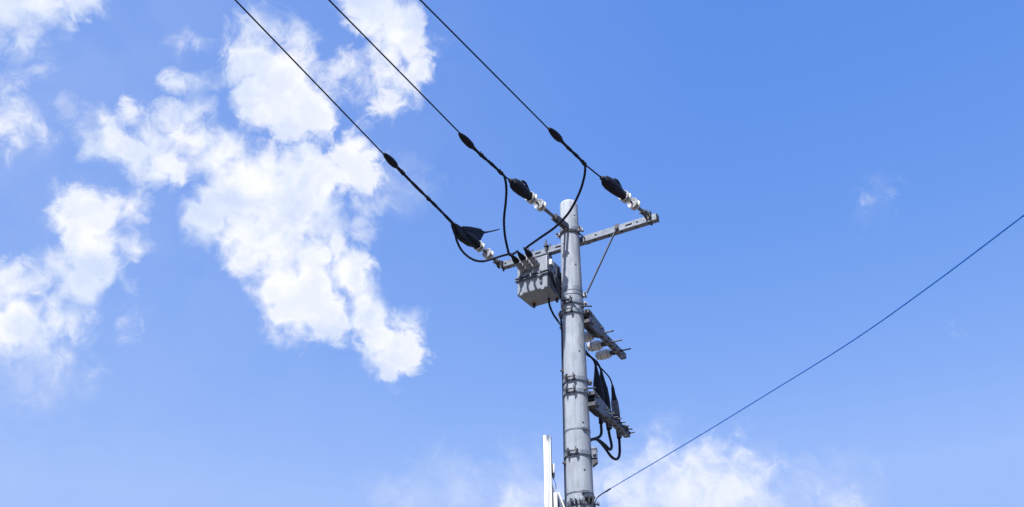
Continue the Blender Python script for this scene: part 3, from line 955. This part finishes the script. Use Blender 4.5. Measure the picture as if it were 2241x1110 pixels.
for k, (a0, z0) in enumerate(((-0.635, 7.125), (-0.545, 7.135), (-0.452, 7.150))):
    base = L(a0, -0.004, z0)
    ax = (W * 1.0 - A * 0.10 + UP * 0.42).normalized()
    bs = MB()
    bs.lathe(base, ax, [(0, 0.044), (0.012, 0.046), (0.02, 0.041), (0.06, 0.040), (0.065, 0.044), (0.075, 0.044), (0.08, 0.039), (0.115, 0.037), (0.118, 0.042), (0.128, 0.042), (0.132, 0.036), (0.150, 0.035)], 20)
    bo = bs.build('bushing', 'grey_porcelain', box)
    cp = MB()
    cp.lathe(base + ax * 0.146, ax, [(0, 0.036), (0.01, 0.039), (0.045, 0.034), (0.09, 0.020), (0.115, 0.013)], 16)
    cp.build('bushing_boot', 'rubber', bo)
    BUSH.append((base + ax * 0.245, ax))
BACK = []
for k, a0 in enumerate((-0.62, -0.52, -0.42)):
    base = L(a0, BW0 + 0.004, 7.14)
    ax = (-W + UP * 0.30).normalized()
    bs = MB()
    bs.lathe(base, ax, [(0, 0.042), (0.012, 0.044), (0.02, 0.036), (0.06, 0.034), (0.065, 0.039), (0.075, 0.039), (0.08, 0.033), (0.14, 0.030)], 20)
    bo = bs.build('bushing', 'grey_porcelain', box)
    cp = MB()
    cp.lathe(base + ax * 0.137, ax, [(0, 0.031), (0.01, 0.033), (0.04, 0.028), (0.085, 0.016), (0.11, 0.013)], 16)
    cp.build('bushing_boot', 'rubber', bo)
    BACK.append((base + ax * 0.235, ax))
# side operating gear on the face towards the pole
m = MB()
m.box(L(BA1 + 0.014, -0.09, 7.175), A * 0.014, W * 0.030, UP * 0.035)
m.build('side_terminal', 'white', box, bevel=0.004)
m = MB()
m.lathe(L(BA1 - 0.002, -0.20, 6.99), A, [(0, 0.10), (0.012, 0.10), (0.016, 0.085), (0.03, 0.075), (0.045, 0.060), (0.05, 0.04)], 28)
m.build('side_handle_hub', 'dark_steel', box)  # hub oversized in dark steel to darken the shaded box side
for q in range(3):
    m = MB()
    r = 0.050 + 0.014 * q
    pts = [L(BA1 + 0.065 + 0.004 * q, -0.20 + r * math.cos(t * math.pi / 12), 6.99 + r * math.sin(t * math.pi / 12)) for t in range(25)]
    m.tube(pts, 0.0055, 6, False)
    m.build('coiled_lead', 'cable', box)
# hangers that carry the box on the crossarm
for a0 in (-0.635, -0.385):
    for w0 in (-0.118, -0.226):
        m = MB()
        m.lathe(L(a0, w0, 7.23), UP, [(0, 0.009), (0.31, 0.009)], 8)
        m.lathe(L(a0, w0, 7.462), UP, [(0, 0.018), (0.018, 0.018)], 6)
        m.build('hanger_bolt', 'dark_steel', box)
    m = MB()
    m.box(L(a0, ARM_W, 7.452), A * 0.026, W * 0.074, UP * 0.008)
    m.build('saddle_plate', 'dark_steel', box)
    m = MB()
    m.box(L(a0, ARM_W, 7.255), A * 0.022, W * 0.09, UP * 0.008)
    m.box(L(a0 + 0.019, ARM_W, 7.305), A * 0.003, W * 0.05, UP * 0.05)
    m.build('hanger_bracket', 'zinc_dull', box)


# ------------------------------------------------------------------ jumper leads into the switch
def lead(name, pts, r, label, cat, group, mat='cable', n=8):
    pts = [Vector(p) for p in pts]
    t = MB()
    t.tube(spline(pts, n), r, 10)
    o = t.build(name, mat)
    # put the origin on the lead's first point
    off = pts[0].copy()
    for v in o.data.vertices:
        v.co -= off
    o.location = off
    return tag(o, label, cat, group)


G = 'black jumper leads from the wires to the switch box'


def into(k, pts):
    p, ax = BUSH[k]
    return [L(*q) for q in pts] + [p + ax * 0.03, p - ax * 0.02]


lead('jumper_lead', into(0, [(-1.066, 0.90, 7.452), (-1.068, 0.82, 7.38), (-1.073, 0.774, 7.279), (-1.045, 0.688, 7.161), (-0.967, 0.601, 7.076), (-0.884, 0.515, 7.064), (-0.784, 0.429, 7.114), (-0.715, 0.345, 7.175)]),
     0.0135, 'black jumper lead sagging in a deep loop under the left insulators', 'cable', G)
lead('jumper_lead', into(1, [(-0.093, 1.40, 7.47), (-0.081, 1.335, 7.452), (-0.132, 1.21, 7.404), (-0.217, 1.08, 7.332), (-0.320, 0.95, 7.202), (-0.388, 0.82, 7.087), (-0.431, 0.69, 6.992), (-0.478, 0.57, 6.990), (-0.508, 0.44, 7.085), (-0.535, 0.32, 7.185)]),
     0.0135, 'black jumper lead hanging nearly straight down from middle wire', 'cable', G)
lead('jumper_lead', into(2, [(0.752, 1.13, 7.455), (0.753, 1.07, 7.452), (0.687, 0.958, 7.403), (0.563, 0.845, 7.297), (0.371, 0.732, 7.176), (0.138, 0.62, 7.129), (-0.129, 0.508, 7.13), (-0.337, 0.395, 7.156), (-0.430, 0.310, 7.195)]),
     0.0135, 'black jumper lead curving from right wire across the pole top', 'cable', G)


# ------------------------------------------------------------------ insulator arm and cable head arm
def side_arm(name, label, p_near, p_far, z, gz):
    o = thing(name, L(p_near[0], p_near[1], z), label, 'crossarm', 'short steel arms running back from the pole')
    q0, q1 = L(p_near[0], p_near[1], z), L(p_far[0], p_far[1], z)
    d = (q1 - q0).normalized()
    s = UP.cross(d).normalized()
    if s.dot(A) < 0:
        s = -s
    m = MB()
    ln = (q1 - q0).length
    sl = [(x, 0.034, 0.026) for x in (0.30, 0.42, 0.56, 0.68, 0.80, 0.92, 1.02) if x < ln - 0.04]
    beam(m, q0, q1, s, UP, 0.066, 0.066, 0.006, sl, sl)
    m.build('beam', 'zinc_dull', o)
    m = MB()
    pl = [q0 - d * 0.01 - s * 0.005 + UP * 0.11, q0 + d * 0.40 - s * 0.005 + UP * 0.060, q0 + d * 0.44 - s * 0.005 - UP * 0.036, q0 + d * 0.20 - s * 0.005 - UP * 0.085, q0 - d * 0.01 - s * 0.005 - UP * 0.085]
    m.prism([x + s * 0.0435 for x in pl], s * 0.007)
    m.build('gusset_plate', 'zinc_dull', o)
    m = MB()
    m.prism([x - s * 0.0415 for x in pl], s * 0.007)
    m.build('gusset_plate', 'zinc_dull', o)
    for wz, zz in ((0.05, 0.06), (0.05, -0.03), (0.3, 0.02)):
        m = MB()
        c = q0 + d * wz + UP * zz
        hexbolt(m, c - s * 0.065, c + s * 0.07, 0.008, 0.016)
        m.build('gusset_bolt', 'dark_steel', o)
    # clamp bars that grip the pole
    for zz in (0.075, -0.045):
        m = MB()
        m.box(q0 + UP * zz + d * 0.0, d * 0.05, s * 0.055, UP * 0.020)
        m.build('clamp_bar', 'dark_steel', o)
    return o, q0, d, s


AR, aq, ad, asd = side_arm('insulator_crossarm', 'upper short steel arm carrying three pale insulators right of the pole', (0.128, -0.07), (0.066, -1.165), 6.298, 0)
BR, bq, bd, bsd = side_arm('termination_crossarm', 'lower short steel arm with bolt studs carrying black cable heads', (0.150, -0.06), (0.050, -1.15), 5.318, 0)
# diagonal stay rods beside both arm roots
for o, z, d0 in ((AR, 6.44, 0), (BR, 5.46, 0)):
    m = MB()
    m.tube(spline([ring(-58, z - 0.05, 0.012), ring(-50, z - 0.035, 0.03), L(0.165, -0.02, z - 0.01), L(0.185, -0.10, z + 0.02)], 5), 0.009, 8)
    m.build('tie_rod', 'dark_steel', o)

INS = []
names = ('pale ribbed insulator nearest the pole on the upper short arm', 'pale ribbed insulator, middle of three on the upper short arm', 'pale ribbed insulator at outer end of the upper short arm')
for k, (dist, lab) in enumerate(zip((0.40, 0.66, 0.925), names)):
    c = aq + ad * dist
    t = thing('line_post_insulator', c - asd * 0.04, lab, 'insulator', 'pale insulators on the upper short arm')
    m = MB()
    m.lathe(c - asd * 0.040, -asd, [(0, 0.030), (0.012, 0.034), (0.035, 0.034), (0.05, 0.026), (0.062, 0.026)], 18)
    m.build('metal_base', 'dark_steel', t)
    m = MB()
    m.lathe(c - asd * 0.098, -asd, [(0, 0.030), (0.004, 0.050), (0.020, 0.052), (0.024, 0.040), (0.030, 0.040), (0.034, 0.060), (0.070, 0.061), (0.105, 0.060), (0.109, 0.044), (0.117, 0.044),
                                    (0.121, 0.060), (0.140, 0.060), (0.144, 0.040), (0.150, 0.040), (0.154, 0.050), (0.170, 0.050), (0.173, 0.03)], 28)
    m.build('porcelain_body', 'porcelain', t)
    m = MB()
    m.lathe(c - asd * 0.264, -asd, [(0, 0.034), (0.012, 0.036), (0.020, 0.026), (0.024, 0.012)], 16)
    m.build('end_cap', 'dark_steel', t)
    m = MB()
    m.lathe(c + asd * 0.030, asd, [(0, 0.009), (0.125, 0.009), (0.13, 0.006)], 8)
    m.lathe(c + asd * 0.039, asd, [(0, 0.017), (0.014, 0.017)], 6)
    m.build('stud', 'dark_steel', t)

# cable heads
HEADS = []
hl = ('black cable head nearest the pole, bulging above the lower arm', 'slanting black cable head, middle one above the lower arm', 'slim black cable head with grey band, outermost above lower arm')
spec = [((0.020, -0.470, 5.93), (0.020, -0.540, 5.42), 0.066, 0.33), ((0.010, -0.625, 5.93), (0.005, -0.730, 5.42), 0.063, 0.40), ((-0.015, -0.965, 5.875), (-0.015, -1.040, 5.42), 0.049, 0.36)]
for (top, bot, r, ln), lab, k in zip(spec, hl, range(3)):
    p1, p0 = L(*top), L(*bot)
    d = (p1 - p0).normalized()
    t = thing('cable_termination', p0, lab, 'cable termination', 'black cable heads on the lower arm')
    full = (p1 - p0).length
    m = MB()
    m.lathe(p0, d, [(0.0, 0.020), (0.015, r * 0.80), (0.05, r * 0.93), (full * 0.35, r), (full * 0.58, r * 0.88), (full * 0.75, r * 0.55), (full * 0.90, 0.022), (full, 0.014)], 20, 0.9)
    m.build('cover_shell', 'rubber', t)
    if k == 2:
        m = MB()
        m.lathe(p0 + d * 0.10, d, [(0, r * 0.955), (0.01, r * 1.005), (0.13, r * 1.02), (0.17, r * 0.97), (0.172, r * 0.90)], 20, 0.9)
        m.build('grey_sleeve', 'grey_cover', t)
    m = MB()
    m.lathe(p0 - d * 0.03, d, [(0, 0.03), (0.03, 0.03), (0.034, 0.02)], 14)
    m.box(p0 - d * 0.02 + bsd * 0.02, bd * 0.045, bsd * 0.045, UP * 0.008)
    m.build('mounting_bracket', 'zinc_dull', t)
    HEADS.append((p0, p1, d))
# bolt studs along the lower arm
for x in (0.40, 0.52, 0.62, 0.74, 0.86, 0.97, 1.04):
    m = MB()
    c = bq + bd * x + UP * (0.012 if int(x * 100) % 4 else -0.004)
    m.lathe(c + bsd * 0.03, bsd, [(0, 0.008), (0.075, 0.008)], 8)
    m.lathe(c + bsd * 0.0395, bsd, [(0, 0.018), (0.014, 0.018)], 6)
    m.build('stud', 'dark_steel', BR)
for k, x in enumerate((0.46, 0.66, 0.97)):
    m = MB()
    c = bq + bd * x
    m.box(c + bsd * 0.0 + UP * 0.0445, bd * 0.055, bsd * 0.050, UP * 0.006)
    m.box(c - bsd * 0.048, bd * 0.05, bsd * 0.006, UP * 0.055)
    m.build('saddle_plate', 'zinc_dull', BR)

# cables from the switch round the back of the pole and down into the cable heads
G2 = 'black cables from the switch box to the cable heads'
routes = [
    [(-0.440, -0.255, 6.79), (-0.425, -0.25, 6.70), (-0.376, -0.25, 6.57), (-0.29, -0.27, 6.415), (-0.16, -0.30, 6.18), (-0.04, -0.34, 6.04), (0.015, -0.42, 5.985)],
    [(-0.38, -0.60, 7.06), (-0.30, -0.50, 6.88), (-0.25, -0.42, 6.66), (-0.22, -0.36, 6.45), (-0.12, -0.36, 6.20), (-0.03, -0.42, 6.04), (0.005, -0.54, 5.995)],
    [(-0.30, -0.55, 7.04), (-0.24, -0.42, 6.88), (-0.20, -0.36, 6.66), (-0.18, -0.34, 6.45), (-0.10, -0.40, 6.18), (-0.03, -0.52, 6.02), (-0.015, -0.74, 5.975), (-0.015, -0.90, 5.945)],
]
labs = ('black cable slanting down from under the switch box behind pole', 'short black cable behind pole feeding the middle cable head', 'black cable arching over to the outermost cable head')
for k in range(3):
    p, ax = BACK[k]
    first = [p - ax * 0.02, p + ax * 0.03] if k else [L(-0.445, -0.255, 6.83)]
    lead('switch_cable', first + [L(*q) for q in routes[k]] + [HEADS[k][1], HEADS[k][1] - HEADS[k][2] * 0.03], 0.0125 if k < 2 else 0.0085, labs[k], 'cable', G2)
# tails that leave the cable heads below the arm and loop back to the pole
tails = [
    [(0.018, -0.548, 5.36), (0.018, -0.535, 5.25), (0.018, -0.528, 5.145), (0.018, -0.47, 5.085), (0.02, -0.36, 5.03), (0.02, -0.25, 4.975), (0.03, -0.18, 4.88), (0.035, -0.155, 4.5), (0.035, -0.17, 3.5), (0.04, -0.19, 2.0)],
    [(0.003, -0.738, 5.36), (0.005, -0.755, 5.22), (0.01, -0.79, 5.09), (0.015, -0.735, 5.025), (0.02, -0.60, 5.035), (0.02, -0.45, 5.04), (0.02, -0.32, 5.01), (0.01, -0.22, 4.92), (0.005, -0.165, 4.5), (0.005, -0.18, 3.5), (0.005, -0.2, 2.0)],
    [(-0.015, -1.045, 5.36), (-0.01, -1.05, 5.22), (0.0, -1.01, 5.06), (0.01, -0.91, 4.97), (0.015, -0.76, 4.95), (0.02, -0.58, 5.005), (0.02, -0.42, 5.035), (0.005, -0.30, 5.00), (-0.02, -0.21, 4.90), (-0.03, -0.165, 4.5), (-0.03, -0.18, 3.5), (-0.03, -0.2, 2.0)],
]
labs = ('black cable tail with sharp bend, nearest pole under lower arm', 'black cable tail forming the smaller middle loop under lower arm', 'black cable tail forming the largest outermost loop under lower arm')
for k in range(3):
    o = lead('cable_tail', [L(*q) for q in tails[k]], 0.0155, labs[k], 'cable', 'cable tails looping under the lower arm')
    m = MB()
    q0, q1 = L(*tails[k][0]), L(*tails[k][1])
    m.lathe(q0 + UP * 0.03, (q1 - q0), [(0, 0.026), (0.03, 0.027), (0.13, 0.025), (0.14, 0.017)], 14)
    m.build('breakout_boot', 'rubber', o)

# ------------------------------------------------------------------ thin earth wires and small fittings on the left flank of the pole
pts = [L(BA1 + 0.016, -0.095, 7.15), L(BA1 + 0.03, -0.11, 7.0), L(BA1 + 0.06, -0.16, 6.80), L(BA1 + 0.075, -0.17, 6.70), L(-0.215, -0.13, 6.5), ring(176, 6.25, 0.02), ring(178, 6.0, 0.008)]
lead('earth_wire', pts + [ring(180, z, 0.006) for z in (5.6, 5.2, 4.8, 4.4, 4.0, 3.0, 2.0, 1.0, 0.13)], 0.0045, 'thin bluish earth wire running down the left flank of pole', 'wire', None, 'navy_wire')
lead('control_cable', [L(BA1 + 0.066, -0.20, 6.93), L(-0.215, -0.23, 6.80), L(-0.185, -0.25, 6.70), L(-0.17, -0.22, 6.56), ring(160, 6.40, 0.02), ring(163, 6.2, 0.012)] + [ring(166, z, 0.012) for z in (5.8, 5.2, 4.6, 3.8, 2.6, 1.2, 0.13)],
     0.011, 'dark control cable dropping from the switch box side to pole back', 'cable', None)
coil = thing('cable_coil', L(-0.19, -0.22, 6.72), 'loose black coil of cable tucked between switch box and pole', 'cable coil')
for q in range(6):  # extra loops added close to the box to darken its shaded side
    m = MB()
    ctr = L(-0.262 + 0.014 * q, -0.17 - 0.022 * q, 6.98 - 0.045 * q)
    n = 28
    pts = [ctr + W * (0.085 + 0.008 * q) * math.cos(2 * math.pi * i / n) + UP * (0.15 - 0.008 * q) * math.sin(2 * math.pi * i / n) + A * 0.03 * math.cos(2 * math.pi * i / n + q) for i in range(n + 1)]
    m.tube(pts, 0.0125, 8, False)
    m.build('loop', 'cable', coil)
for z, ang, lab in ((6.40, 172, 'small dark clip beside the lower band, left edge of pole'), (6.20, 176, 'small dark clip below the lower band on left pole edge'), (5.68, 182, 'small dark clip halfway down the left pole edge'), (4.66, 184, 'small dark clip on left pole edge near block bracket band')):
    d = radial(ang)
    c = thing('wire_clip', ring(ang, z), lab, 'clip', 'wire clips on the left edge of the pole')
    m = MB()
    m.box(ring(ang, z, 0.012), d * 0.012, UP.cross(d) * 0.012, UP * 0.014)
    m.build('clip_body', 'dark_steel', c, bevel=0.003)
    m = MB()
    m.lathe(ring(ang, z, 0.022), d, [(0, 0.013), (0.012, 0.013)], 8)
    m.build('clip_screw', 'dark_steel', c)

# block bracket on the right of the low band
b = thing('block_bracket', ring(-2, 4.72), 'stout grey block bracket on right side of the low band', 'bracket')
d = radial(-8)
s = UP.cross(d)
m = MB()
m.box(ring(-8, 4.735, 0.030), d * 0.028, s * 0.05, UP * 0.045)
m.build('block', 'zinc_dull', b, bevel=0.004)
m = MB()
m.box(ring(-8, 4.795, 0.032), d * 0.030, s * 0.055, UP * 0.010)
m.build('top_flange', 'zinc', b, bevel=0.003)
m = MB()
m.prism([ring(-8, 4.69, 0.004) - s * 0.04, ring(-8, 4.69, 0.058) - s * 0.04, ring(-8, 4.655, 0.058) - s * 0.04, ring(-8, 4.615, 0.004) - s * 0.04], s * 0.08)
m.build('foot', 'dark_steel', b)
m = MB()
hexbolt(m, ring(-8, 4.735, 0.03) - s * 0.07, ring(-8, 4.735, 0.03) + s * 0.07, 0.009, 0.018)
m.build('clamp_bolt', 'bolt', b)

# ------------------------------------------------------------------ gear crowded at the bottom edge of the picture
b = thing('pole_band', (PX, PY, 4.24), 'lowest dark bolted band where the thin wire meets the pole', 'pole band', 'steel bands clamped round the concrete pole')
m = MB()
strap(m, 4.225, 0.045, 0.005)
m.build('strap', 'zinc_dull', b)
m = MB()
strap(m, 4.15, 0.045, 0.005)
m.build('strap', 'zinc_dull', b)
for an, zz, sz in ((-128, 4.235, 1.0), (-112, 4.225, 1.1), (-97, 4.235, 0.9), (-84, 4.225, 1.15), (-66, 4.245, 1.1), (-50, 4.25, 1.2)):
    m = MB()
    lug(m, an, zz, 0.045 * sz, 0.055 * sz, 0.010)
    m.build('lug', 'dark_steel' if an > -80 else 'zinc_dull', b)
for an0, an1, zz in ((-134, -106, 4.235), (-100, -78, 4.23), (-72, -44, 4.262)):
    m = MB()
    hexbolt(m, ring(an0, zz, 0.03), ring(an1, zz, 0.03), 0.009, 0.017)
    m.build('clamp_bolt', 'dark_steel', b)
m = MB()
m.box(ring(-58, 4.272, 0.020), radial(-58) * 0.02, UP.cross(radial(-58)) * 0.055, UP * 0.012)
m.build('anchor_plate', 'dark_steel', b, bevel=0.003)
m = MB()
m.lathe(ring(-84, 4.31, 0.0), radial(-84), [(0, 0.011), (0.012, 0.011), (0.016, 0.006)], 10)
m.build('stud', 'dark_steel', b)
m = MB()
q = ring(-6, 4.24, 0.0)
m.lathe(q, radial(-6), [(0, 0.012), (0.03, 0.012), (0.032, 0.022), (0.05, 0.022), (0.052, 0.01)], 12)
m.build('eye_bolt', 'zinc_dull', b)

w = thing('guy_wire', ring(-20, 4.25, 0.03), 'thin blue wire rising from low on the pole to right picture edge', 'wire')
m = MB()
m.tube(spline([ring(-20, 4.20, 0.012), ring(-20, 4.26, 0.02), Vector((0.858, 8.93, 4.302)), Vector((0.95, 8.72, 4.31))], 6), 0.0062, 8)
m.build('anchor_loop', 'navy_wire', w)
m = MB()
gp = [Vector((0.95, 8.72, 4.31))]
for px, py in ((1.472, 7.45), (1.872, 6.47), (2.256, 5.50), (2.494, 4.74), (2.700, 3.97)):
    gp.append(Vector((px, py, 4.30)))
d = (gp[-1] - gp[-2]).normalized()
for s in range(1, 7):
    gp.append(gp[5] + d * s * 1.6 + UP * 0.01 * s)
m.tube(spline(gp, 8), 0.0046, 6)
m.build('wire_run', 'grey_cable', w)
m = MB()
q0, q1 = Vector((0.91, 8.81, 4.306)), Vector((0.98, 8.65, 4.311))
m.lathe(q0, q1 - q0, [(0, 0.005), (0.01, 0.0085), (0.10, 0.0085), (0.115, 0.005)], 8)
m.build('wire_clamp', 'navy_wire', w)

# white panels left of the pole
pn = thing('white_panel', (0.35, 8.85, 3.1), 'tall narrow bright white ribbed panel standing left of the pole', 'panel', 'white panels beside the pole')
for x0, x1, y0 in ((0.318, 0.350, 8.815), (0.355, 0.390, 8.815)):
    m = MB()
    m.box(((x0 + x1) / 2, 8.85, 3.995), ((x1 - x0) / 2, 0, 0), (0, 8.85 - y0, 0), (0, 0, 0.895))
    m.build('panel_face', 'white', pn, bevel=0.004)
m = MB()
m.box((0.3525, 8.853, 3.993), (0.0033, 0, 0), (0, 0.028, 0), (0, 0, 0.885))
m.build('panel_groove', 'pale', pn)
m = MB()
m.box((0.3935, 8.87, 3.99), (0.0032, 0, 0), (0, 0.03, 0), (0, 0, 0.89))
m.build('edge_strip', 'dark_steel', pn)
for zz in (4.0, 3.3):
    m = MB()
    m.box((0.47, 8.93, zz), (0.085, 0, 0), (0, 0.012, 0), (0, 0, 0.018))
    m.build('mounting_bracket', 'zinc_dull', pn)
pn2 = thing('white_panel', (0.43, 8.86, 3.1), 'short white panel with slanted edge behind the tall white panel', 'panel', 'white panels beside the pole')
m = MB()
m.box((0.4235, 8.84, 3.70), (0.0165, 0, 0), (0, 0.03, 0), (0, 0, 0.60))
m.build('panel_face', 'white', pn2, bevel=0.003)
m = MB()
m.prism([(0.400, 8.89, 4.40), (0.437, 8.89, 4.30), (0.437, 8.89, 3.2), (0.400, 8.89, 3.2)], (0, 0.02, 0))
m.build('slanted_back', 'white', pn2)
m = MB()
m.prism([(0.441, 8.86, 4.30), (0.452, 8.86, 4.30), (0.500, 8.86, 4.16), (0.560, 8.86, 3.98), (0.560, 8.86, 3.3), (0.441, 8.86, 3.3)], (0, 0.02, 0))
m.build('side_gusset', 'zinc_dull', pn2)
m = MB()
m.tube([(0.455, 8.845, 4.315), (0.512, 8.845, 4.15), (0.575, 8.845, 3.96)], 0.007, 8)
m.build('edge_trim', 'white', pn2)
m = MB()
m.lathe((0.505, 8.93, 3.6), UP, [(0, 0.022), (0.655, 0.022), (0.66, 0.018)], 16)
m.build('mounting_pipe', 'zinc_dull', pn2)
lp = thing('small_canister', (0.41, 8.86, 4.48), 'small pale grey canister on the right edge of tall white panel', 'canister')
m = MB()
m.lathe((0.412, 8.865, 4.513), UP, [(0, 0.0150), (0.004, 0.0155), (0.088, 0.0155), (0.093, 0.012), (0.094, 0.004)], 18)
m.build('housing', 'pale', lp)
m = MB()
m.lathe((0.411, 8.865, 4.513), -UP, [(0, 0.0135), (0.03, 0.0135), (0.05, 0.008), (0.06, 0.006)], 16)
m.build('gland', 'dark_steel', lp)
m = MB()
m.tube(spline([(0.411, 8.865, 4.465), (0.416, 8.865, 4.44), (0.431, 8.867, 4.405), (0.434, 8.90, 4.36)], 5), 0.0036, 6)
m.build('cable', 'grey_cable', lp)
